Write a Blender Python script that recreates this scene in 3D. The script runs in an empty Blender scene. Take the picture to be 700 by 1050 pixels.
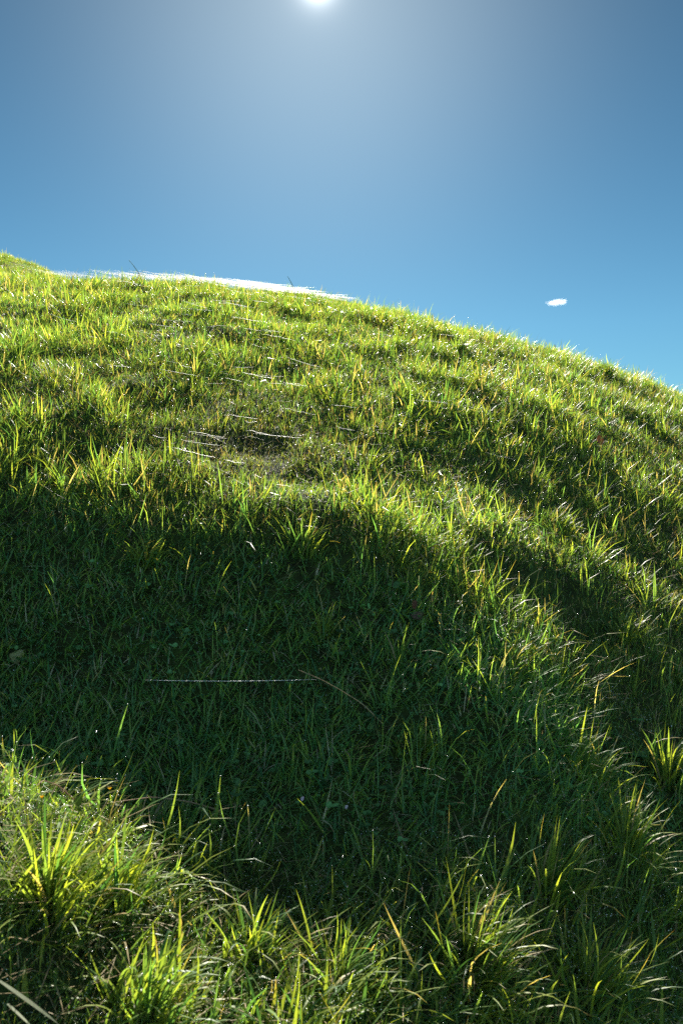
import bpy, math
import numpy as np

rng = np.random.default_rng(20241)
C = bpy.context.scene.collection
scene = bpy.context.scene
PI = math.pi
F = 824.0                       # focal length in pixels of the 1050 px tall picture
SUN_EL = math.radians(33.4)
SUN_AZ = math.radians(-1.7)     # measured from +Y towards +X

# ------------------------------------------------------------------ terrain
COLS = {
    -200: [(1.2, -1.3), (2.0, -1.12), (2.6, -.86), (3.1, -.93), (3.6, -.70), (4.2, -.22), (4.8, .24), (5.3, .55), (6, .95), (7.5, 1.75), (9, 2.5), (11, 3.3), (12.5, 3.85), (14, 4.3), (18, 6.0), (24, 8.7), (31, 12.9), (38, 14), (52, 7), (80, -1.3)],
    0:    [(1.2, -1.32), (2.0, -1.15), (2.55, -.93), (3.1, -1.05), (3.6, -.80), (4.2, -.33), (4.8, .15), (5.3, .45), (6, .84), (7.5, 1.62), (9, 2.31), (11, 3.08), (12.5, 3.52), (14, 3.8), (18, 5.0), (24, 6.6), (31, 9.95), (38, 10.4), (52, 4), (80, -1.3)],
    120:  [(1.2, -1.34), (2.0, -1.22), (2.55, -1.06), (3.1, -1.05), (3.6, -.78), (4.1, -.36), (4.6, .02), (5.1, .29), (6, .75), (7.5, 1.51), (9, 2.24), (11, 3.08), (12.5, 3.55), (14, 3.88), (18, 4.6), (24, 6.0), (31, 8.3), (38, 8), (52, 1), (80, -1.3)],
    210:  [(1.2, -1.38), (2.0, -1.34), (2.55, -1.24), (3.0, -1.11), (3.4, -.90), (3.9, -.535), (4.35, -.18), (4.7, .05), (5.2, .30), (6, .72), (7.5, 1.47), (9, 2.19), (11, 3.02), (13, 3.64), (15, 4.05), (18, 4.4), (24, 3.8), (45, .2), (80, -1.3)],
    350:  [(1.2, -1.42), (2.0, -1.39), (2.5, -1.34), (2.9, -1.17), (3.35, -.88), (3.8, -.56), (4.3, -.23), (4.6, -.02), (5.2, .24), (6, .59), (7.5, 1.27), (9, 1.94), (11, 2.76), (13, 3.4), (15, 3.80), (18, 4.1), (24, 3.4), (45, 0), (80, -1.3)],
    525:  [(1.2, -1.55), (2.0, -1.58), (2.5, -1.55), (3.0, -1.39), (3.5, -1.06), (4.0, -.76), (4.4, -.50), (4.85, -.30), (5.5, -.02), (7, .64), (9, 1.52), (11, 2.21), (12.5, 2.60), (14.5, 2.95), (18, 3.2), (25, 2.4), (45, -.8), (80, -1.3)],
    700:  [(1.2, -1.6), (2.0, -1.64), (2.6, -1.72), (3.0, -1.78), (3.4, -1.49), (3.8, -1.29), (4.2, -1.10), (4.65, -.87), (5.05, -.69), (6, -.28), (7.5, .36), (9, .93), (11, 1.50), (12.5, 1.79), (14.5, 2.05), (18, 2.2), (25, 1.4), (45, -1.3), (80, -1.4)],
    900:  [(1.2, -1.7), (2.0, -1.8), (2.6, -1.9), (3.0, -2.0), (3.4, -2.0), (3.8, -1.85), (4.2, -1.6), (4.65, -1.25), (5.05, -1.0), (6, -.55), (7.5, -.05), (9, .25), (11, .52), (13, .62), (16, .5), (20, .2), (30, -1.3), (80, -1.5)],
}
R0, R1, NR = -.70, .70, 141
DY, NY = .05, 1640
ygrid = np.arange(NY) * DY
rgrid = np.linspace(R0, R1, NR)
rk = np.array([(p - 350) / F for p in COLS])
zk = np.array([np.interp(ygrid, [q[0] for q in v], [q[1] for q in v]) for v in COLS.values()])
TAB = np.array([np.interp(rgrid, rk, zk[:, j]) for j in range(NY)])      # NY x NR

def smooth(a, sig, axis):
    n = int(3 * sig) + 1
    k = np.exp(-.5 * (np.arange(-n, n + 1) / sig) ** 2); k /= k.sum()
    a = np.moveaxis(a, axis, 0)
    p = np.concatenate([np.repeat(a[:1], n, 0), a, np.repeat(a[-1:], n, 0)])
    o = sum(k[i] * p[i:i + len(a)] for i in range(2 * n + 1))
    return np.moveaxis(o, 0, axis)
TAB = smooth(smooth(TAB, 2.6, 0), 4.5, 1)

LAT = np.random.default_rng(7).random((256, 256))
def vnoise(x, y, s, o=0.0):
    x = np.asarray(x) / s + 37.3 + o; y = np.asarray(y) / s + 91.7 + o * 1.7
    i = np.floor(x).astype(int); j = np.floor(y).astype(int)
    u = x - i; v = y - j
    u = u * u * u * (u * (6 * u - 15) + 10); v = v * v * v * (v * (6 * v - 15) + 10)
    a = LAT[i & 255, j & 255]; b = LAT[(i + 1) & 255, j & 255]
    c = LAT[i & 255, (j + 1) & 255]; d = LAT[(i + 1) & 255, (j + 1) & 255]
    return (a * (1 - u) + b * u) * (1 - v) + (c * (1 - u) + d * u) * v - .5

def height(x, y):
    x = np.asarray(x, float); y = np.asarray(y, float)
    yc = np.clip(y, 1.2, (NY - 2) * DY)
    r = np.clip(x / yc, R0, R1 - 1e-6)
    fi = (r - R0) / (R1 - R0) * (NR - 1); i = np.clip(fi.astype(int), 0, NR - 2); u = fi - i
    fj = yc / DY; j = np.clip(fj.astype(int), 0, NY - 2); v = fj - j
    z = (TAB[j, i] * (1 - u) + TAB[j, i + 1] * u) * (1 - v) + (TAB[j + 1, i] * (1 - u) + TAB[j + 1, i + 1] * u) * v
    up = np.clip((yc - 4.3) / 1.5, 0, 1)
    z = z + (.16 - .07 * up) * vnoise(x, y * .8, 1.15, 3) + (.11 - .05 * up + .07 * (1 - up) * np.clip(r / .2, 0, 1)) * vnoise(x, y, .48, 11) + .035 * vnoise(x, y, .2, 23)
    z = z + .10 * vnoise(x, y, 2.3, 31) * up
    return z

def pix(px, py, up=0.0):
    """Where the view line through a picture point meets the hillside (raised by up)."""
    t = np.arange(1.3, 40, .01)
    x = (px - 350) / F * t; z = (525 - py) / F * t
    hit = np.nonzero(z <= height(x, t) + up)[0]
    k = hit[0] if len(hit) else len(t) - 1
    if not len(hit):                                   # over the crest: take the closest approach
        k = int(np.argmin(z - height(x, t) - up))
    return np.array([x[k], t[k], float(height(x[k], t[k]))])

# ------------------------------------------------------------------ mesh helpers
def mesh_np(name, verts, faces, mat, col=None, smooth_shade=True):
    """faces: (M,k) int array, all with the same number of corners."""
    m = bpy.data.meshes.new(name)
    n, (f, k) = len(verts), faces.shape
    m.vertices.add(n); m.vertices.foreach_set('co', np.ascontiguousarray(verts, np.float32).ravel())
    m.loops.add(f * k); m.loops.foreach_set('vertex_index', np.ascontiguousarray(faces, np.int32).ravel())
    m.polygons.add(f); m.polygons.foreach_set('loop_start', np.arange(f, dtype=np.int32) * k)
    if smooth_shade:
        m.polygons.foreach_set('use_smooth', np.ones(f, bool))
    if col is not None:
        a = m.color_attributes.new('tint', 'FLOAT_COLOR', 'POINT')
        c4 = np.ones((n, 4), np.float32); c4[:, :3] = col
        a.data.foreach_set('color', c4.ravel())
    m.update(calc_edges=True); m.validate()
    m.materials.append(mat)
    o = bpy.data.objects.new(name, m); C.objects.link(o)
    return o

def tag(o, label=None, cat=None, group=None, kind=None):
    if label: o['label'] = label
    if cat: o['category'] = cat
    if group: o['group'] = group
    if kind: o['kind'] = kind
    return o

def recentre(o, p):
    """Move the origin of a mesh built in world space to its base p."""
    m = o.data; n = len(m.vertices); a = np.empty(n * 3, np.float32)
    m.vertices.foreach_get('co', a); a = a.reshape(-1, 3) - np.asarray(p, np.float32)
    m.vertices.foreach_set('co', a.ravel()); m.update(); o.location = [float(q) for q in p]
    return o

PROF = {3: [.75, 1.0, .72, .04], 4: [.72, 1.0, .95, .62, .03], 6: [.65, .9, 1.0, .97, .82, .52, .02]}
def blades(root, L, W, az, a0, a1, col, nseg, tipcol=None, jit=.55):
    """Strap-like leaves: they leave the ground at angle a0 from the vertical and bend a further a1 towards azimuth az."""
    n = len(root)
    prof = np.array(PROF[nseg])
    waz = az + PI / 2 + rng.normal(0, jit, n)
    tw = rng.normal(0, .5, n)
    P = np.empty((n, nseg + 1, 2, 3)); p = root.astype(float).copy()
    for s in range(nseg + 1):
        t = s / nseg
        wa = waz + tw * t
        th = a0 + a1 * t ** 1.3
        wd = np.stack([np.cos(wa), np.sin(wa), np.sin(wa - az - PI / 2) * -.35 * np.sin(th)], 1)
        h = (W * prof[s] * .5)[:, None] * wd
        P[:, s, 0] = p - h; P[:, s, 1] = p + h
        st = (L / nseg)[:, None]
        p = p + st * np.stack([np.sin(th) * np.cos(az), np.sin(th) * np.sin(az), np.cos(th)], 1)
    V = P.reshape(-1, 3)
    b = (np.arange(n) * (nseg + 1) * 2)[:, None] + (np.arange(nseg) * 2)[None, :]
    Q = np.stack([b, b + 1, b + 3, b + 2], -1).reshape(-1, 4)
    t = np.linspace(0, 1, nseg + 1)[None, :, None]
    if tipcol is None: tipcol = col
    c = col[:, None, :] * (1 - t ** 3) + tipcol[:, None, :] * t ** 3
    c = np.repeat(c[:, :, None, :], 2, 2).reshape(-1, 3)
    return V, Q, c

def join(parts):
    V, Q, K, off = [], [], [], 0
    for v, q, c in parts:
        V.append(v); Q.append(q + off); K.append(c); off += len(v)
    return np.concatenate(V), np.concatenate(Q), np.concatenate(K)

def grass_cols(n, yel, dry):
    """Leaf pigment per blade: deep green to yellow green, a few straw coloured."""
    g0 = np.array([.058, .155, .06]); g1 = np.array([.17, .255, .07]); y = np.array([.28, .33, .055]); st = np.array([.42, .34, .19])
    t = rng.random(n)[:, None]
    c = g0 * (1 - t) + g1 * t
    k = (rng.random(n) < yel)[:, None]
    u = rng.uniform(.3, 1, n)[:, None]
    c = np.where(k, c * (1 - u) + y * u, c)
    d = (rng.random(n) < dry)[:, None]
    c = np.where(d, st * rng.uniform(.6, 1.15, n)[:, None], c)
    tip = np.where((rng.random(n) < .07)[:, None], np.array([.36, .24, .09]), c)
    return c, tip

# ------------------------------------------------------------------ materials
def new_mat(name):
    m = bpy.data.materials.new(name); m.use_nodes = True
    nt = m.node_tree; nt.nodes.clear()
    out = nt.nodes.new('ShaderNodeOutputMaterial')
    return m, nt, out

def N(nt, t, **kw):
    n = nt.nodes.new(t)
    for k, v in kw.items():
        if k in n.inputs: n.inputs[k].default_value = v
        else: setattr(n, k, v)
    return n

def leaf_mat(name, trans=.52, rough=.42, tmul=(1.8, 1.75, .58), color=None, spec=.17):
    m, nt, out = new_mat(name); L = nt.links.new
    if color is None:
        src = N(nt, 'ShaderNodeAttribute', attribute_name='tint').outputs['Color']
    else:
        src = N(nt, 'ShaderNodeRGB'); src.outputs[0].default_value = (*color, 1); src = src.outputs[0]
    geo = N(nt, 'ShaderNodeNewGeometry')
    nz = N(nt, 'ShaderNodeTexNoise'); nz.inputs['Scale'].default_value = 55; nz.inputs['Detail'].default_value = 3
    L(geo.outputs['Position'], nz.inputs['Vector'])
    mr = N(nt, 'ShaderNodeMapRange'); mr.inputs['To Min'].default_value = .72; mr.inputs['To Max'].default_value = 1.28
    L(nz.outputs['Fac'], mr.inputs['Value'])
    vm = N(nt, 'ShaderNodeVectorMath', operation='SCALE'); L(src, vm.inputs[0]); L(mr.outputs[0], vm.inputs['Scale'])
    bs = N(nt, 'ShaderNodeBsdfPrincipled'); bs.inputs['Roughness'].default_value = rough
    bs.inputs['Specular IOR Level'].default_value = spec
    L(vm.outputs[0], bs.inputs['Base Color'])
    tm = N(nt, 'ShaderNodeVectorMath', operation='MULTIPLY'); tm.inputs[1].default_value = tmul
    L(vm.outputs[0], tm.inputs[0])
    tr = N(nt, 'ShaderNodeBsdfTranslucent'); L(tm.outputs[0], tr.inputs['Color'])
    mx = N(nt, 'ShaderNodeMixShader'); mx.inputs[0].default_value = trans
    L(bs.outputs[0], mx.inputs[1]); L(tr.outputs[0], mx.inputs[2]); L(mx.outputs[0], out.inputs['Surface'])
    return m

def soil_mat():
    m, nt, out = new_mat('soil and thatch'); L = nt.links.new
    tc = N(nt, 'ShaderNodeNewGeometry')
    n1 = N(nt, 'ShaderNodeTexNoise'); n1.inputs['Scale'].default_value = 9; n1.inputs['Detail'].default_value = 8
    n2 = N(nt, 'ShaderNodeTexNoise'); n2.inputs['Scale'].default_value = 70; n2.inputs['Detail'].default_value = 4
    L(tc.outputs['Position'], n1.inputs['Vector']); L(tc.outputs['Position'], n2.inputs['Vector'])
    cr = N(nt, 'ShaderNodeValToRGB'); e = cr.color_ramp.elements
    e[0].position = .35; e[0].color = (.022, .026, .010, 1); e[1].position = .7; e[1].color = (.045, .075, .016, 1)
    x = e.new(.52); x.color = (.032, .044, .013, 1)
    L(n1.outputs['Fac'], cr.inputs[0])
    bp = N(nt, 'ShaderNodeBump'); bp.inputs['Strength'].default_value = .8; bp.inputs['Distance'].default_value = .02
    L(n2.outputs['Fac'], bp.inputs['Height'])
    b = N(nt, 'ShaderNodeBsdfPrincipled'); b.inputs['Roughness'].default_value = .95; b.inputs['Specular IOR Level'].default_value = .1
    L(cr.outputs[0], b.inputs['Base Color']); L(bp.outputs[0], b.inputs['Normal']); L(b.outputs[0], out.inputs['Surface'])
    return m

def silk_mat():
    m, nt, out = new_mat('spider silk'); L = nt.links.new
    g = N(nt, 'ShaderNodeBsdfGlossy'); g.inputs['Roughness'].default_value = .42; g.inputs['Color'].default_value = (.95, .95, .95, 1)
    t = N(nt, 'ShaderNodeBsdfTranslucent'); t.inputs['Color'].default_value = (.95, .95, .95, 1)
    mx = N(nt, 'ShaderNodeMixShader'); mx.inputs[0].default_value = .75
    L(g.outputs[0], mx.inputs[1]); L(t.outputs[0], mx.inputs[2]); L(mx.outputs[0], out.inputs['Surface'])
    return m

def dew_mat():
    m, nt, out = new_mat('dew water'); L = nt.links.new
    g = N(nt, 'ShaderNodeBsdfGlossy'); g.inputs['Roughness'].default_value = .3; g.inputs['Color'].default_value = (1, 1, 1, 1)
    t = N(nt, 'ShaderNodeBsdfTransparent')
    mx = N(nt, 'ShaderNodeMixShader'); mx.inputs[0].default_value = .6
    L(t.outputs[0], mx.inputs[1]); L(g.outputs[0], mx.inputs[2]); L(mx.outputs[0], out.inputs['Surface'])
    return m

GRASS = leaf_mat('grass blade')
CLOVER = leaf_mat('clover leaf', trans=.25, rough=.5, tmul=(1.4, 1.5, .6))
STRAW = leaf_mat('dry straw', trans=.3, rough=.6, tmul=(1.1, 1.0, .8), spec=.12)
SILK, DEW, SOIL = silk_mat(), dew_mat(), soil_mat()

# ------------------------------------------------------------------ ground sheet
def axis(lo, hi, step, far):
    a = list(np.arange(lo, hi + 1e-6, step)); s = step
    while a[-1] < far: s *= 1.28; a.append(a[-1] + s)
    s = step; pre = []; q = lo
    while q > -far: s *= 1.28; q -= s; pre.append(q)
    return np.array(pre[::-1] + a)
gx, gy = axis(-9, 9, .075, 2500), axis(.6, 21, .075, 2500)
X, Y = np.meshgrid(gx, gy)
gv = np.stack([X, Y, height(X, Y)], -1).reshape(-1, 3)
w = len(gx); i = (np.arange(len(gy) - 1)[:, None] * w + np.arange(w - 1)[None, :]).ravel()
gf = np.stack([i, i + 1, i + 1 + w, i + w], 1)
tag(mesh_np('hill', gv, gf, SOIL), kind='structure')

# ------------------------------------------------------------------ meadow grass
def scatter(n0, y0, y1, power, margin=1.0):
    """Random points over the hillside in front of the camera, n0 per square metre at 2.5 m and thinning with distance."""
    ys = np.linspace(y0, y1, 400); wid = 2 * (.46 * ys + margin)
    d = n0 * (2.5 / ys) ** power * wid
    cum = np.concatenate([[0], np.cumsum((d[1:] + d[:-1]) / 2 * np.diff(ys))])
    n = int(cum[-1])
    y = np.interp(rng.random(n) * cum[-1], cum, ys)
    x = (rng.random(n) * 2 - 1) * (.46 * y + margin)
    return x, y

def short_shade_zone(x, y):
    """1 in the shaded hollow and bank where the sward is short, 0 elsewhere."""
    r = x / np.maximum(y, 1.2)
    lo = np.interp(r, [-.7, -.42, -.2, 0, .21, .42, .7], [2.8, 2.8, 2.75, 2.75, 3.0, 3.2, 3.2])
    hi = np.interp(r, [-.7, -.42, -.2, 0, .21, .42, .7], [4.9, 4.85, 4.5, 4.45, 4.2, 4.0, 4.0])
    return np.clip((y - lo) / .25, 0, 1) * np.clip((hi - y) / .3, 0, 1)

WORN = pix(262, 468)
parts = []
dew_pts = []
def sward(x, y, kind, clump=None):
    n = len(x)
    z = height(x, y) - .006
    sz = short_shade_zone(x, y)
    patch = vnoise(x, y, .55, 5) + .6 * vnoise(x, y, .22, 9)           # long and short patches
    grow = np.clip((y - 3) / 8, 0, 1)
    far = 1 + .18 * grow
    if kind == 'mat':
        L = rng.uniform(.045, .115, n) * (1 + .5 * patch) * far
        W = rng.uniform(.0022, .0045, n) * (1 + 1.1 * grow)
        a0 = np.abs(rng.normal(.8, .45, n)) + .3 * sz; W = W * (1 + 1.1 * sz); L = L * (1 + .45 * sz); a1 = rng.uniform(-.2, 1.4, n)
        yel, dry = .15, np.where(y < 3.5, .04, .10)
    else:
        L = rng.gamma(5, .0195, n) * (1 + 1.4 * patch) * far * (1 - .3 * sz)
        W = rng.uniform(.003, .0068, n) * (1 + .9 * grow) * np.clip(L / .12, .7, 1.25)
        a0 = np.abs(rng.normal(.55, .45, n)); a1 = rng.normal(.6, .8, n)
        nr = np.clip((4.2 - y) / 1.5, 0, 1); W = W * (1 + .5 * nr); a0 = a0 + .15 * nr; a1 = a1 + .45 * nr; L = L * (1 - .06 * nr)
        yel, dry = .36, np.where(y < 3.5, .06, .13)
    if kind == 'sprig':
        L = rng.uniform(.09, .29, n); W = rng.uniform(.0036, .0068, n)
        a0 = np.abs(rng.normal(.35, .3, n)); a1 = rng.normal(.6, .6, n); yel = .45
    L = L * (1 - .16 * np.clip(y - 5, 0, 1)); W = W * (1 - .12 * np.clip(y - 5, 0, 1))
    L = np.clip(L, .03, .34)
    az = rng.uniform(-PI, PI, n)
    b = rng.random(n) < .16                                             # a share combed over to the right by the wind
    az = np.where(b, rng.normal(.35, .6, n), az)
    wp = np.exp(-(((x - WORN[0]) / .42) ** 2 + ((y - WORN[1]) / .40) ** 2)) * (y < 18); L = L * (1 - .45 * wp)
    tint = 1.0
    if clump is not None:                                               # the blades of one clump share a lean, a length and a tone
        m = clump.max() + 1
        ca, cl, ct = rng.normal(.3, 1.5, m)[clump], rng.lognormal(0, .3, m)[clump], rng.lognormal(0, .22, m)[clump]
        s = rng.random(n) < .6
        az = np.where(s, ca + rng.normal(0, .45, n), az); L = np.clip(L * cl, .03, .3); tint = ct[:, None]
        a0 = a0 + (.25 * np.abs(rng.normal(0, 1, m)))[clump]
    c, tip = grass_cols(n, yel, dry)
    c = c * tint
    tip = tip * tint
    c = c * (1 + .5 * vnoise(x, y, 1.4, 17))[:, None]
    c = c * (1 + sz[:, None] * np.array([.25, .45, .85]))                   # shade lift painted in: blades of the shaded bank tinted paler and bluer
    wm = (wp * rng.uniform(.3, 1.0, n))[:, None]; c = c * (1 - wm) + np.array([.15, .125, .075]) * wm
    near = y < 4.2
    for sel, seg in ((near, 4), (~near, 3)):
        if sel.any():
            bl = blades(np.stack([x, y, z], 1)[sel], L[sel], W[sel], az[sel], a0[sel], a1[sel], c[sel], seg, tip[sel])
            parts.append(bl)
            if kind != 'mat':                                           # remember some places on the blades where dew hangs
                P = bl[0].reshape(-1, seg + 1, 2, 3)[:, 2:, 0]
                pr = .5 if seg == 4 else .085
                dew_pts.append(P[rng.random(P.shape[:2]) < pr])

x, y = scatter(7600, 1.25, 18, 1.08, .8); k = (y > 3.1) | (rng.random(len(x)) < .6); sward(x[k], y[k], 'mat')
# clumped long leaves
cx, cy = scatter(215, 1.25, 18, .75, .8)
k = rng.integers(7, 22, len(cx)); idx = np.repeat(np.arange(len(cx)), k)
keep = rng.random(len(idx)) > .72 * short_shade_zone(cx, cy)[idx]
idx = idx[keep]
rad = np.abs(rng.normal(0, .035, len(idx))) * (1 + .04 * cy[idx]); an = rng.uniform(-PI, PI, len(idx))
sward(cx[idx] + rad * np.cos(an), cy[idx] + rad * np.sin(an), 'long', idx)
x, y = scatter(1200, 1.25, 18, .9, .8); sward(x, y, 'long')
# tall sprigs left standing in the hollow
cx, cy = scatter(30, 2.3, 5, .3, .4); k = rng.integers(1, 10, len(cx)); idx = np.repeat(np.arange(len(cx)), k)
keep = rng.random(len(cx))[idx] < np.interp((cx / cy)[idx], [-.42, -.15, .05, .2, .5], [.25, .4, .9, 1, 1])
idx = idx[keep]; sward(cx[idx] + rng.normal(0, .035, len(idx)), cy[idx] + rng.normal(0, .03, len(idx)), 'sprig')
# the shoulder that rises behind the crest at the left, and the back of the crest
n = 95000
k = rng.random(n) < .85; y = np.where(k, rng.uniform(23, 34, n), rng.uniform(18, 28, n)); x = np.where(k, rng.uniform(-.56, -.34, n), rng.uniform(-.62, .2, n)) * y
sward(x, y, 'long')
V, Q, K = join(parts)
tag(mesh_np('grass', V, Q, GRASS, K), 'long and short green meadow grass covering the whole hillside', 'grass', kind='stuff')
print('grass blades verts', len(V), 'faces', len(Q))

# straw lying in the sward
x, y = scatter(600, 1.3, 17, 1.0)
n = len(x); z = height(x, y) + rng.uniform(.01, .085, n)
c = np.array([.34, .27, .15]) * rng.uniform(.5, 1.2, n)[:, None]
V, Q, K = blades(np.stack([x, y, z], 1), rng.uniform(.05, .16, n), rng.uniform(.0016, .0034, n), rng.uniform(-PI, PI, n), rng.uniform(1.15, 1.6, n), rng.uniform(-.3, .4, n), c, 4)
tag(mesh_np('dry_grass', V, Q, STRAW, K), 'pale straw lying flat between the green blades', 'dry grass', kind='stuff')

# clover and other small round leaves low in the sward
def disc_leaves(c, r, nrm, col, m=7):
    n = len(c); nrm = nrm / np.linalg.norm(nrm, axis=1, keepdims=True)
    u = np.cross(nrm, rng.normal(size=(n, 3))); u /= np.linalg.norm(u, axis=1, keepdims=True); v = np.cross(nrm, u)
    P = [c]
    for k in range(m):
        a = 2 * PI * k / m
        P.append(c + r[:, None] * (np.cos(a) * u + np.sin(a) * .85 * v + .22 * nrm))
    V = np.stack(P, 1).reshape(-1, 3); b = (np.arange(n) * (m + 1))[:, None]
    Q = np.concatenate([np.stack([b[:, 0], b[:, 0] + 1 + k, b[:, 0] + 1 + (k + 1) % m], 1) for k in range(m)])
    return V, Q, np.repeat(col, m + 1, 0)
x, y = scatter(560, 1.4, 9, .8, .6)
keepm = rng.random(len(x)) < np.clip(.06 + .8 * short_shade_zone(x, y) * (1 + 2.2 * vnoise(x, y, .33, 41)) - .15, 0, 1)
x, y = x[keepm], y[keepm]; n = len(x)
ctr = np.stack([x, y, height(x, y) + rng.uniform(.03, .085, n)], 1); rr = rng.gamma(4, .0017, n); ph = rng.uniform(0, 2 * PI, n)
prt = []
base = np.array([.07, .16, .055]) * rng.lognormal(0, .35, n)[:, None]
for k in range(3):
    a = ph + 2 * PI * k / 3
    off = np.stack([np.cos(a), np.sin(a), np.zeros(n)], 1) * (rr * 1.05)[:, None]
    nr = np.stack([np.cos(a) * -.25, np.sin(a) * -.25 - .15, np.ones(n)], 1) + rng.normal(0, .4, (n, 3))
    prt.append(disc_leaves(ctr + off, rr, nr, base))
V, Q, K = join(prt)
tag(mesh_np('clover', V, Q, CLOVER, K), 'small dark three-lobed clover leaves low in the short grass', 'clover', kind='stuff')

# dew on the blades
ctr = np.concatenate(dew_pts); ctr = ctr[(ctr[:, 1] < 14) & (ctr[:, 1] > 1.3)]
ctr = ctr[rng.random(len(ctr)) > .75 * short_shade_zone(ctr[:, 0], ctr[:, 1])]
n = len(ctr); rr = rng.gamma(5, .00027, n) * (1 + .09 * (ctr[:, 1] - 2)); ctr[:, 2] += rr
print('dew drops', n)
O = np.array([[1, 0, 0], [-1, 0, 0], [0, 1, 0], [0, -1, 0], [0, 0, 1], [0, 0, -1]], float)
T = np.array([[0, 2, 4], [2, 1, 4], [1, 3, 4], [3, 0, 4], [2, 0, 5], [1, 2, 5], [3, 1, 5], [0, 3, 5]])
V = (ctr[:, None, :] + rr[:, None, None] * O).reshape(-1, 3); Q = ((np.arange(n) * 6)[:, None, None] + T).reshape(-1, 3)
tag(mesh_np('dew', V, Q, DEW), 'tiny sparkling dew drops on the grass blades', 'dew', kind='stuff')

# ------------------------------------------------------------------ spider silk
def tubes(A, B, sag, rad, nseg=6, m=4, wob=0.0):
    n = len(A); P = []
    d = B - A; d /= np.linalg.norm(d, axis=1, keepdims=True)
    u = np.cross(d, [0, 0, 1.0]); u /= np.linalg.norm(u, axis=1, keepdims=True); v = np.cross(u, d)
    for s in range(nseg + 1):
        t = s / nseg
        c = A * (1 - t) + B * t; c[:, 2] -= sag * 4 * t * (1 - t)
        c = c + rng.normal(0, 1, (n, 3)) * wob
        taper = rad * (.25 + .75 * min(1, 6 * t * (1 - t)))
        for k in range(m):
            a = 2 * PI * k / m
            P.append(c + taper[:, None] * (math.cos(a) * u + math.sin(a) * v))
    V = np.stack(P, 1).reshape(-1, 3); b = (np.arange(n) * (nseg + 1) * m)
    Q = []
    for s in range(nseg):
        for k in range(m):
            k2 = (k + 1) % m
            Q.append(np.stack([b + s * m + k, b + s * m + k2, b + (s + 1) * m + k2, b + (s + 1) * m + k], 1))
    return V, np.concatenate(Q), np.ones((len(V), 3))
# the sheet of gossamer floating over the tops of the grass along the crest
A, B, RR, SG = [], [], [], []
for q in range(210):
    px = min(rng.normal(262, 50), 360) if q > 110 else rng.uniform(60, 335)
    yy = rng.uniform(12.2, 13.6)
    x0 = (px - 350) / F * yy; ln = rng.uniform(.35, 1.3)
    edge = np.clip(1 - abs(px - 270) / 170, .08, 1)
    lift = .16 + rng.random() * .06 * edge
    sl = -.125
    z0 = np.interp(px, [40, 120, 200, 290, 375], [(525 - p) / F for p in (291, 292, 296, 307, 320)]) * yy + lift
    A.append([x0 - ln / 2, yy + rng.normal(0, .06), z0 - sl * ln / 2]); B.append([x0 + ln / 2, yy + rng.normal(0, .06), z0 + sl * ln / 2])
    RR.append(rng.uniform(.0009, .0027) * (.5 + .6 * edge)); SG.append(rng.uniform(.005, .03))
# strands draped over the slope under the sun
for q in range(95):
    yy = 4.8 + 7.4 * rng.random()
    px = rng.normal(240, 50) if q % 4 else rng.uniform(20, 520)
    x0 = (px - 350) / F * yy; ln = rng.uniform(.06, .28) * (1 + .04 * yy)
    dr = rng.normal(-.15, .07)
    zz = float(height(x0, yy)) + rng.uniform(.11, .2)
    A.append([x0 - ln / 2, yy + rng.normal(0, .03), zz - dr * ln / 2]); B.append([x0 + ln / 2, yy + rng.normal(0, .03), zz + dr * ln / 2])
    RR.append(rng.uniform(.0003, .0009) * (.3 + yy / 9)); SG.append(rng.uniform(-.004, .006))
V, Q, K = tubes(np.array(A), np.array(B), np.array(SG), np.array(RR), wob=.002)
tag(mesh_np('gossamer', V, Q, SILK), 'white spider silk strands glinting over the grass and along the crest', 'spider silk', kind='stuff')

# ------------------------------------------------------------------ single things
def tuft(px, py, n, L, spread, lean, label, yel=.5, wid=.0055, fan=.5, dry=.05, up=.0):
    p = pix(px, py); n = int(n * 1.35)
    rad = np.abs(rng.normal(0, spread, n)); an = rng.uniform(-PI, PI, n)
    x = p[0] + rad * np.cos(an); y = p[1] + rad * np.sin(an) * .7
    far = 1 + .05 * max(p[1] - 3, 0)
    az = np.where(rng.random(n) < fan, an, rng.normal(lean, .5, n))
    c, tip = grass_cols(n, yel, dry)
    LL = .88 * L * rng.uniform(.4, 1.15, n)
    V, Q, K = blades(np.stack([x, y, height(x, y) - .006], 1), LL, 1.55 * wid * far * rng.uniform(.6, 1.2, n), az,
                     np.abs(rng.normal(.3, .25, n)) + 2.8 * rad, rng.normal(.8, .6, n), c, 6, tip)
    o = mesh_np('grass_tuft', V, Q, GRASS, K)
    return tag(recentre(o, p), label, 'grass tuft', 'grass tufts standing out of the meadow')

tuft(50, 930, 230, .29, .12, .3, 'broad bright yellow-green sunlit grass tuft in the lower left corner', .7, .0065)
tuft(150, 1050, 140, .25, .08, .2, 'sunlit grass tuft with upright blades on the bottom edge left of centre', .6, .0065)
tuft(120, 925, 100, .27, .07, .2, 'sunlit tuft whose long blades lean right, beside the broad corner tuft', .65, .0065)
tuft(480, 1010, 190, .32, .09, .15, 'low sunlit tuft with orange-tipped blades leaning right at the bottom centre', .6, .006, .3, .12)
tuft(640, 880, 110, .33, .06, .5, 'small lit tuft standing out of the dark hollow at the right edge', .5, .0055)
tuft(685, 805, 110, .32, .07, .4, 'lit tuft at the right edge above the dark hollow', .5, .0055)
tuft(600, 800, 70, .28, .06, .4, 'thin lit tuft in the right-hand hollow, up left of the two edge tufts', .5, .005)
tuft(560, 925, 90, .32, .06, .3, 'half-lit tuft between the orange-tipped tuft and the dark right-hand hollow', .45, .0055)
tuft(600, 1030, 120, .33, .08, .3, 'tuft of leaning half-lit blades at the bottom edge on the right', .5, .0055)
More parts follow.
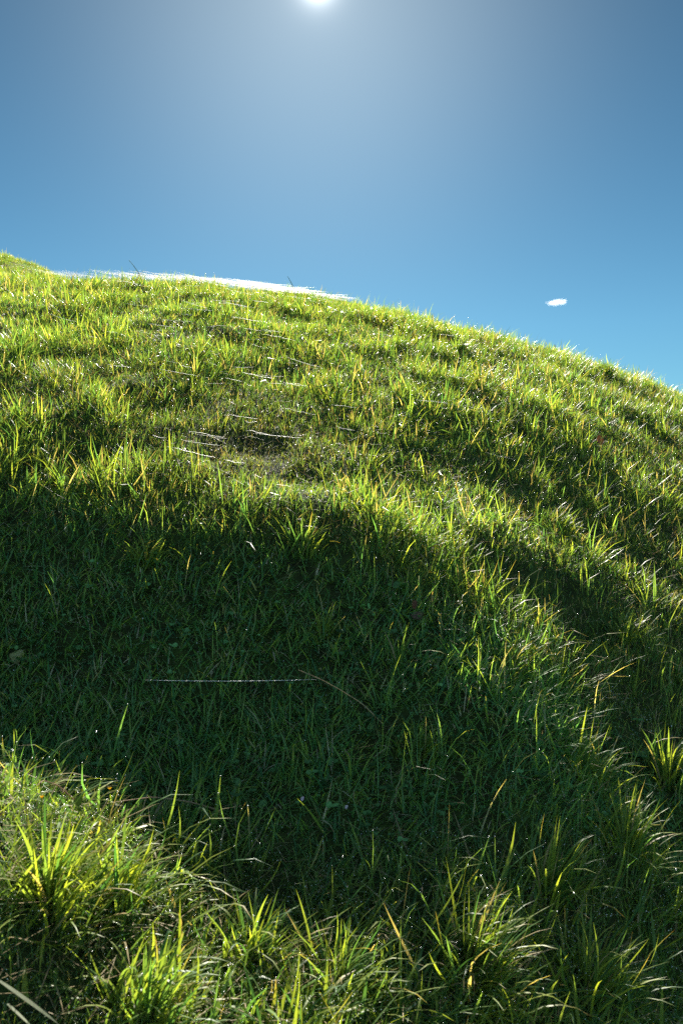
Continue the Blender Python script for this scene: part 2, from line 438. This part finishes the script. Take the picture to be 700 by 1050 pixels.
tuft(345, 1015, 130, .27, .09, .1, 'low wet tuft on the bottom edge just left of the orange-tipped tuft', .45, .0055)
tuft(260, 985, 110, .23, .08, .2, 'low glistening tuft between the upright edge tuft and the hollow', .5, .0055)
tuft(330, 655, 60, .2, .07, .2, 'small half-lit tuft above the bent dry stalk', .5, .0045)
tuft(520, 690, 80, .24, .08, .4, 'lit tuft in the middle of the right-hand slope, below the thick bright one', .5, .005)
tuft(640, 660, 90, .24, .08, .4, 'lit tuft at the right end of the shadow boundary', .5, .005)
tuft(430, 780, 90, .2, .08, .4, 'half-lit tuft beside the lower end of the bent dry stalk', .5, .0048)
tuft(408, 685, 14, .30, .025, .2, 'sparse V-shaped tuft of tall lit blades in the shaded hollow', .8, .0052, .6)
tuft(470, 580, 90, .24, .09, .4, 'bright tuft fanning out just above the brown leaf', .6, .006)
tuft(570, 545, 120, .24, .075, .4, 'thick bright tuft halfway up the right-hand slope', .6, .006)
tuft(310, 565, 80, .24, .09, .2, 'tuft of long arching blades at the lip of the shaded bank', .45, .0055)
tuft(150, 580, 90, .2, .065, .2, 'lit tuft on the left edge of the shaded bank', .6, .005)
tuft(470, 362, 160, .28, .085, .3, 'dark dense tuft just below the crest on the right', .15, .006)
tuft(620, 385, 120, .28, .085, .3, 'dark tuft near the falling end of the crest', .2, .006)
tuft(20, 365, 130, .26, .11, .3, 'dark tuft below the crest at the left edge of the photo', .2, .006)

def single(name, pts, rad, col, mat, label, cat, rads=None, group=None):
    """A stalk: a tube through world points with changing thickness."""
    pts = np.array(pts, float); n = len(pts); m = 6; P = []
    for i in range(n):
        d = pts[min(i + 1, n - 1)] - pts[max(i - 1, 0)]; d /= np.linalg.norm(d)
        u = np.cross(d, [0.2, .3, 1.0]); u /= np.linalg.norm(u); v = np.cross(u, d)
        r = rad * (rads[i] if rads is not None else 1 - .6 * i / (n - 1))
        for k in range(m):
            a = 2 * PI * k / m; P.append(pts[i] + r * (math.cos(a) * u + math.sin(a) * v))
    V = np.array(P); Q = np.array([[s * m + k, s * m + (k + 1) % m, (s + 1) * m + (k + 1) % m, (s + 1) * m + k] for s in range(n - 1) for k in range(m)])
    o = mesh_np(name, V, Q, mat, np.repeat(np.array([col]), len(V), 0))
    return tag(recentre(o, pts[0]), label, cat, group)

def line_pts(pp, lift):
    """World points over the sward under a string of picture points; lift gives each one's height over the soil."""
    out = []
    for (px, py), h in zip(pp, lift):
        q = pix(px, py, h); q[2] = (525 - py) / F * q[1] if abs((525 - py) / F * q[1] - q[2]) < h + .06 else q[2] + h; out.append(q)
    return out

def densify(p, k=5):
    p = np.array(p); t = np.linspace(0, len(p) - 1, (len(p) - 1) * k + 1)
    q = np.stack([np.interp(t, np.arange(len(p)), p[:, i]) for i in range(3)], 1)
    for _ in range(2): q[1:-1] = .25 * q[:-2] + .5 * q[1:-1] + .25 * q[2:]
    return q
tan_c, pink_c = (.42, .33, .19), (.36, .24, .15)
single('grass_stalk', densify(line_pts([(392, 742), (372, 722), (350, 708), (328, 696), (306, 687)], [.04, .15, .22, .25, .25])), .0028, tan_c, STRAW,
       'bent pale dry stalk crossing the shaded hollow beside the spider thread', 'grass stalk')
single('grass_stalk', densify(line_pts([(228, 832), (195, 822), (160, 817), (135, 820), (110, 824)], [.04, .09, .11, .12, .12])), .003, pink_c, STRAW,
       'arched brownish dry stalk above the lit grass at lower left', 'grass stalk')
single('grass_stalk', densify(line_pts([(78, 822), (60, 805), (44, 800), (38, 806)], [.04, .11, .13, .12])), .0028, pink_c, STRAW,
       'short hooked dry stalk over the broad corner tuft', 'grass stalk')
def crest_stalk(px, h, dx, label):
    r = (px - 350) / F
    yy = np.arange(9, 16, .05); e = height(r * yy, yy) / yy; y0 = yy[int(np.argmax(e))]
    b = np.array([r * y0, y0, float(height(r * y0, y0)) - .01])
    single('grass_stalk', [b + np.array([dx * t ** 1.6, 0, h * t]) for t in np.linspace(0, 1, 9)], .0075, (.10, .15, .03), GRASS, label, 'grass stalk')
crest_stalk(146, .36, -.2, 'tall stalk leaning left against the sky at the left end of the crest')
crest_stalk(303, .33, -.13, 'lone stalk leaning left against the sky near the middle of the crest')

a, b = pix(148, 699, .19), pix(326, 698, .21)
a[2] += .19; b[2] += .21
V, Q, K = tubes(np.array([a]), np.array([b]), np.array([.006]), np.array([.0013]), 14, 6)
tag(recentre(mesh_np('spider_thread', V, Q, SILK), a), 'single long white spider thread stretched level across the shaded hollow', 'spider thread')

def blade_thing(px, py, L, W, az, a0, a1, col, label, mat=GRASS, lift=0.0):
    p = pix(px, py); p[2] += lift
    V, Q, K = blades(np.array([p]), np.array([L]), np.array([W]), np.array([az]), np.array([a0]), np.array([a1]), np.array([col]), 6, jit=.15)
    return tag(recentre(mesh_np('lone_grass', V, Q, mat, K), p), label, 'grass')
yg = (.17, .21, .03); gg = (.10, .17, .025)
blade_thing(238, 838, .19, .009, .35, .35, .55, yg, 'long lit blade bending right alone in the shaded hollow')
blade_thing(236, 838, .13, .008, .5, .15, .6, yg, 'shorter lit blade at the foot of the long bending one')
blade_thing(360, 800, .12, .011, .1, 1.2, .3, gg, 'broad level green blade catching light right of the hollow', lift=.05)
blade_thing(219, 752, .10, .006, 1.5, .05, .1, yg, 'upright lit blade standing below the spider thread')
blade_thing(231, 756, .075, .006, 1.8, .15, .2, yg, 'small upright lit blade just right of a taller one below the thread')
blade_thing(184, 1040, .30, .008, 1.7, .05, .15, yg, 'tall upright lit blade over the bottom edge tuft')
blade_thing(2, 940, .40, .009, .25, .95, .2, gg, 'long straight blade slanting up right through the broad corner tuft')
pale = (.30, .33, .22)
for (q1, q2, wd, lab) in (((0, 1008, .17), (62, 1052, .17), .010, 'wide pale shiny flattened blade in the bottom left corner'),
                         ((8, 1030, .13), (40, 1062, .14), .008, 'narrow pale shiny blade under the wide flattened one in the corner')):
    A = pix(q1[0], q1[1], q1[2]); B = pix(q2[0], q2[1], q2[2]); A[2] += q1[2]; B[2] += q2[2]
    d = B - A; Ln = float(np.linalg.norm(d)); az = math.atan2(d[1], d[0]); th = math.acos(d[2] / Ln)
    V, Q, K = blades(np.array([A]), np.array([Ln]), np.array([wd]), np.array([az]), np.array([th]), np.array([.1]), np.array([pale]), 6, jit=.05)
    tag(recentre(mesh_np('lone_grass', V, Q, GRASS, K), A), lab, 'grass')

def leaf_thing(px, py, size, col, nrm, label, cup=.25, lift=.03, lobes=0.0, name='leaf', cat='leaf', el=1.0):
    """A fallen leaf: a cupped, veined and slightly thick little sheet with an uneven margin."""
    p = pix(px, py, lift); p[2] += lift
    nrm = np.array(nrm, float); nrm /= np.linalg.norm(nrm)
    u = np.cross(nrm, [.3, .2, 1.0]); u /= np.linalg.norm(u); v = np.cross(nrm, u)
    m, rings = 20, 5; P = [p * 1.0]
    for r in range(1, rings + 1):
        t = r / rings
        for k in range(m):
            a = 2 * PI * k / m
            e = size * t * (1 + lobes * math.cos(5 * a) + .10 * math.sin(3 * a + 1) + .06 * math.sin(7 * a))
            P.append(p + e * math.cos(a) * u * el + e * math.sin(a) * v + nrm * (cup * size * t * t * (1 + .5 * math.cos(2 * a)) + .05 * size * math.sin(6 * a) * t))
    P = np.array(P); th = .0008; nP = len(P)
    F3 = [[0, 1 + k, 1 + (k + 1) % m] for k in range(m)]
    for r in range(rings - 1):
        for k in range(m):
            a, b = 1 + r * m + k, 1 + r * m + (k + 1) % m; F3 += [[a, a + m, b + m], [a, b + m, b]]
    F3 = np.array(F3); e0 = 1 + (rings - 1) * m
    side = np.array([[e0 + k, e0 + (k + 1) % m, nP + e0 + (k + 1) % m] for k in range(m)] + [[e0 + k, nP + e0 + (k + 1) % m, nP + e0 + k] for k in range(m)])
    V = np.concatenate([P, P - nrm * th]); Fc = np.concatenate([F3, F3[:, ::-1] + nP, side])
    cc = np.array(col) * (1 - .25 * np.abs(np.sin(np.arange(len(V)) * 1.7)))[:, None]
    return tag(recentre(mesh_np(name, V, Fc, STRAW, cc), p), label, cat)
leaf_thing(18, 674, .036, (.40, .40, .17), (.1, -.75, .6), 'pale yellow-green fallen leaf in the dark grass at the left edge', lobes=.1, el=.8)
leaf_thing(424, 622, .028, (.26, .13, .075), (.2, -.7, .6), 'curled upright brown dead leaf at the top of the shaded hollow', .5, .08, el=.5)
leaf_thing(428, 632, .030, (.20, .13, .10), (-.2, -.6, .8), 'flat grey-brown dead leaf lying under the curled brown one', .15, .05)
leaf_thing(613, 452, .05, (.46, .22, .09), (.3, -.8, .4), 'reddish brown dead leaf caught in bright grass on the right-hand slope', .5, .14, el=.7)
leaf_thing(310, 821, .010, (.72, .58, .64), (.1, -.6, .8), 'single pale pink petal in the middle of the shaded hollow', .2, .07, name='petal', cat='petal', el=.6)
leaf_thing(355, 829, .009, (.72, .60, .64), (.1, -.6, .8), 'single pale pink petal right of the other petal', .2, .07, name='petal', cat='petal', el=.6)
leaf_thing(81, 822, .016, (.16, .22, .03), (.1, -.9, .4), 'small round bright green leaf standing up in the corner tuft', .2, .14, el=.8)

def flower(px, py, label):
    p = pix(px, py, .17)
    r = bpy.data.objects.new('yellow_flower', None); C.objects.link(r); r.location = [float(q) for q in p]
    tag(r, label, 'flower', 'yellow flowers in the corner tuft')
    pts = np.array([[0, 0, 0], [.004, 0, .06], [.008, .002, .12], [.008, .004, .165]])
    m = 6; P = [pts[i] + .0014 * np.array([math.cos(2 * PI * k / m), math.sin(2 * PI * k / m), 0]) for i in range(4) for k in range(m)]
    Q = np.array([[s * m + k, s * m + (k + 1) % m, (s + 1) * m + (k + 1) % m, (s + 1) * m + k] for s in range(3) for k in range(m)])
    st = mesh_np('stem', np.array(P), Q, GRASS, np.repeat([[.08, .14, .03]], len(P), 0)); st.parent = r
    c = np.repeat([[.008, .004, .165]], 10, 0); a = np.arange(10) * 2 * PI / 10
    V, Q, K = blades(c, np.full(10, .011), np.full(10, .006), a, np.full(10, .6), np.full(10, .5), np.repeat([[.75, .50, .02]], 10, 0), 4, jit=.05)
    pe = mesh_np('petals', V, Q, STRAW, K); pe.parent = r
flower(40, 818, 'small yellow flower at the left end of the corner tuft')
flower(110, 810, 'small yellow flower right of the hooked dry stalk')

# ------------------------------------------------------------------ the one small cloud
def cloud():
    import bmesh
    D = 900.0
    ctr = np.array([(570 - 350) / F * D, D, (525 - 310) / F * D])
    bm = bmesh.new()
    bmesh.ops.create_icosphere(bm, subdivisions=4, radius=1)
    for v in bm.verts:
        p = v.co
        k = 1 + .25 * math.sin(3.1 * p.x + 1) * math.cos(2.3 * p.z) + .15 * math.sin(7 * p.x + 2 * p.y)
        v.co = (p.x * 15 * k, p.y * 8, p.z * 5 * (1 + .3 * p.x) + .6 * p.x)
    me = bpy.data.meshes.new('cloud'); bm.to_mesh(me); bm.free()
    m, nt, out = new_mat('cloud vapour'); L = nt.links.new
    tc = N(nt, 'ShaderNodeTexCoord')
    mp = N(nt, 'ShaderNodeMapping'); mp.inputs['Scale'].default_value = (1 / 14, 1 / 8, 1 / 4.2)
    L(tc.outputs['Object'], mp.inputs['Vector'])
    ln = N(nt, 'ShaderNodeVectorMath', operation='LENGTH'); L(mp.outputs[0], ln.inputs[0])
    nz = N(nt, 'ShaderNodeTexNoise'); nz.inputs['Scale'].default_value = .16; nz.inputs['Detail'].default_value = 5
    L(tc.outputs['Object'], nz.inputs['Vector'])
    a = N(nt, 'ShaderNodeMath', operation='MULTIPLY_ADD'); a.inputs[1].default_value = 1.7; L(nz.outputs['Fac'], a.inputs[0])
    neg = N(nt, 'ShaderNodeMath', operation='MULTIPLY'); neg.inputs[1].default_value = -1.0; L(ln.outputs['Value'], neg.inputs[0])
    L(neg.outputs[0], a.inputs[2])
    mr = N(nt, 'ShaderNodeMapRange'); mr.inputs['From Min'].default_value = .0; mr.inputs['From Max'].default_value = .9
    mr.inputs['To Min'].default_value = 0; mr.inputs['To Max'].default_value = .07
    L(a.outputs[0], mr.inputs['Value'])
    pv = N(nt, 'ShaderNodeVolumePrincipled'); pv.inputs['Color'].default_value = (1, 1, 1, 1); pv.inputs['Anisotropy'].default_value = .55
    L(mr.outputs[0], pv.inputs['Density']); L(pv.outputs[0], out.inputs['Volume'])
    me.materials.append(m)
    o = bpy.data.objects.new('cloud', me); C.objects.link(o); o.location = ctr
    tag(o, 'single tiny white cloud in the clear blue sky above the right-hand slope', 'cloud')
cloud()

# ------------------------------------------------------------------ sky, sun, camera
w = bpy.data.worlds.new('World'); scene.world = w; w.use_nodes = True
nt = w.node_tree; nt.nodes.clear(); L = nt.links.new
out = nt.nodes.new('ShaderNodeOutputWorld'); bg = nt.nodes.new('ShaderNodeBackground')
sky = nt.nodes.new('ShaderNodeTexSky'); sky.sky_type = 'NISHITA'; sky.sun_disc = False
sky.sun_elevation = SUN_EL; sky.sun_rotation = SUN_AZ
sky.altitude = 100; sky.air_density = 1.0; sky.dust_density = .1; sky.ozone_density = 1.0
bg.inputs['Strength'].default_value = .05
sun_dir = (math.sin(SUN_AZ) * math.cos(SUN_EL), math.cos(SUN_AZ) * math.cos(SUN_EL), math.sin(SUN_EL))
tc = nt.nodes.new('ShaderNodeTexCoord')
dot = N(nt, 'ShaderNodeVectorMath', operation='DOT_PRODUCT'); dot.inputs[1].default_value = sun_dir
L(tc.outputs['Generated'], dot.inputs[0])
ac = N(nt, 'ShaderNodeMath', operation='ARCCOSINE'); L(dot.outputs['Value'], ac.inputs[0])
def expo(scale, amp):
    a = N(nt, 'ShaderNodeMath', operation='MULTIPLY'); a.inputs[1].default_value = -1 / math.radians(scale); L(ac.outputs[0], a.inputs[0])
    b = N(nt, 'ShaderNodeMath', operation='EXPONENT'); L(a.outputs[0], b.inputs[0])
    c = N(nt, 'ShaderNodeMath', operation='MULTIPLY'); c.inputs[1].default_value = amp; L(b.outputs[0], c.inputs[0])
    return c
e1, e2 = expo(.42, 36), expo(2.4, 1.1)
sq = N(nt, 'ShaderNodeMath', operation='MULTIPLY'); L(ac.outputs[0], sq.inputs[0]); L(ac.outputs[0], sq.inputs[1])
ga = N(nt, 'ShaderNodeMath', operation='MULTIPLY'); ga.inputs[1].default_value = -1 / math.radians(13.5) ** 2; L(sq.outputs[0], ga.inputs[0])
gb = N(nt, 'ShaderNodeMath', operation='EXPONENT'); L(ga.outputs[0], gb.inputs[0])
gc = N(nt, 'ShaderNodeVectorMath', operation='SCALE'); gc.inputs[0].default_value = (1.5, 1.6, 1.6); L(gb.outputs[0], gc.inputs['Scale'])      # the bright aureole of forward scattered light round the sun
ad = N(nt, 'ShaderNodeMath', operation='ADD'); L(e1.outputs[0], ad.inputs[0]); L(e2.outputs[0], ad.inputs[1])
sc = N(nt, 'ShaderNodeVectorMath', operation='SCALE'); sc.inputs[0].default_value = (1.0, 1.0, .96); L(ad.outputs[0], sc.inputs['Scale'])
sm = N(nt, 'ShaderNodeVectorMath', operation='ADD'); L(sc.outputs[0], sm.inputs[1])
tn = N(nt, 'ShaderNodeVectorMath', operation='MULTIPLY'); tn.inputs[1].default_value = (.205, .385, .43)   # clear cyan-blue autumn sky
sxz = N(nt, 'ShaderNodeSeparateXYZ'); L(tc.outputs['Generated'], sxz.inputs[0])
hz = N(nt, 'ShaderNodeMapRange')                                       # clear air: paler towards the horizon, deeper overhead
for k, v in (('From Min', .22), ('From Max', .56), ('To Min', 1.22), ('To Max', .72)): hz.inputs[k].default_value = v
L(sxz.outputs['Z'], hz.inputs['Value'])
hm = N(nt, 'ShaderNodeVectorMath', operation='SCALE'); L(tn.outputs[0], hm.inputs[0]); L(hz.outputs[0], hm.inputs['Scale'])
L(sky.outputs[0], tn.inputs[0]); L(hm.outputs[0], sm.inputs[0]); sm2 = N(nt, 'ShaderNodeVectorMath', operation='ADD'); L(sm.outputs[0], sm2.inputs[0]); L(gc.outputs[0], sm2.inputs[1]); # made-up bright clouds behind the camera, added as fill light for the shade
sx = N(nt, 'ShaderNodeSeparateXYZ'); L(tc.outputs['Generated'], sx.inputs[0])
def ramp(sock, lo, hi, a=0.0, b=1.0):
    m = N(nt, 'ShaderNodeMapRange', interpolation_type='SMOOTHSTEP')
    for k, v in (('From Min', lo), ('From Max', hi), ('To Min', a), ('To Max', b)): m.inputs[k].default_value = v
    L(sock, m.inputs['Value']); return m.outputs[0]
cn = N(nt, 'ShaderNodeTexNoise'); cn.inputs['Scale'].default_value = 3.2; cn.inputs['Detail'].default_value = 6
L(tc.outputs['Generated'], cn.inputs['Vector'])
prod = ramp(cn.outputs['Fac'], .38, .56)
for sk in (ramp(sx.outputs['Y'], -.05, -.35), ramp(sx.outputs['Z'], .0, .12)):
    mm = N(nt, 'ShaderNodeMath', operation='MULTIPLY'); L(prod, mm.inputs[0]); L(sk, mm.inputs[1]); prod = mm.outputs[0]
cl = N(nt, 'ShaderNodeVectorMath', operation='SCALE'); cl.inputs[0].default_value = (2.5, 3.6, 4.9); L(prod, cl.inputs['Scale'])
sm3 = N(nt, 'ShaderNodeVectorMath', operation='ADD'); L(sm2.outputs[0], sm3.inputs[0]); L(cl.outputs[0], sm3.inputs[1])
L(sm3.outputs[0], bg.inputs['Color']); L(bg.outputs[0], out.inputs['Surface'])

ld = bpy.data.lights.new('sun', 'SUN'); ld.energy = 5.0; ld.angle = math.radians(.53); ld.color = (1.0, .93, .82)
lo = bpy.data.objects.new('sun', ld); C.objects.link(lo)
from mathutils import Vector
lo.rotation_euler = (-Vector(sun_dir)).to_track_quat('-Z', 'Y').to_euler()

cd = bpy.data.cameras.new('camera'); co = bpy.data.objects.new('camera', cd); C.objects.link(co)
cd.sensor_fit = 'VERTICAL'; cd.sensor_height = 36; cd.lens = 36 * F / 1050
co.location = (0, 0, 0); co.rotation_euler = (PI / 2, 0, 0)
cd.clip_start = .05; cd.clip_end = 6000
cd.dof.use_dof = True; cd.dof.focus_distance = 4.8; cd.dof.aperture_fstop = 28.25 / 6
scene.camera = co

vs = scene.view_settings
vs.view_transform = 'Standard'; vs.look = 'None'; vs.gamma = 1; vs.use_curve_mapping = False
vs.exposure = 1.72
scene.cycles.max_bounces = 8; scene.cycles.transmission_bounces = 4; scene.cycles.transparent_max_bounces = 12
scene.cycles.volume_bounces = 3
scene.cycles.use_denoising = False; scene.cycles.sample_clamp_indirect = 3.0
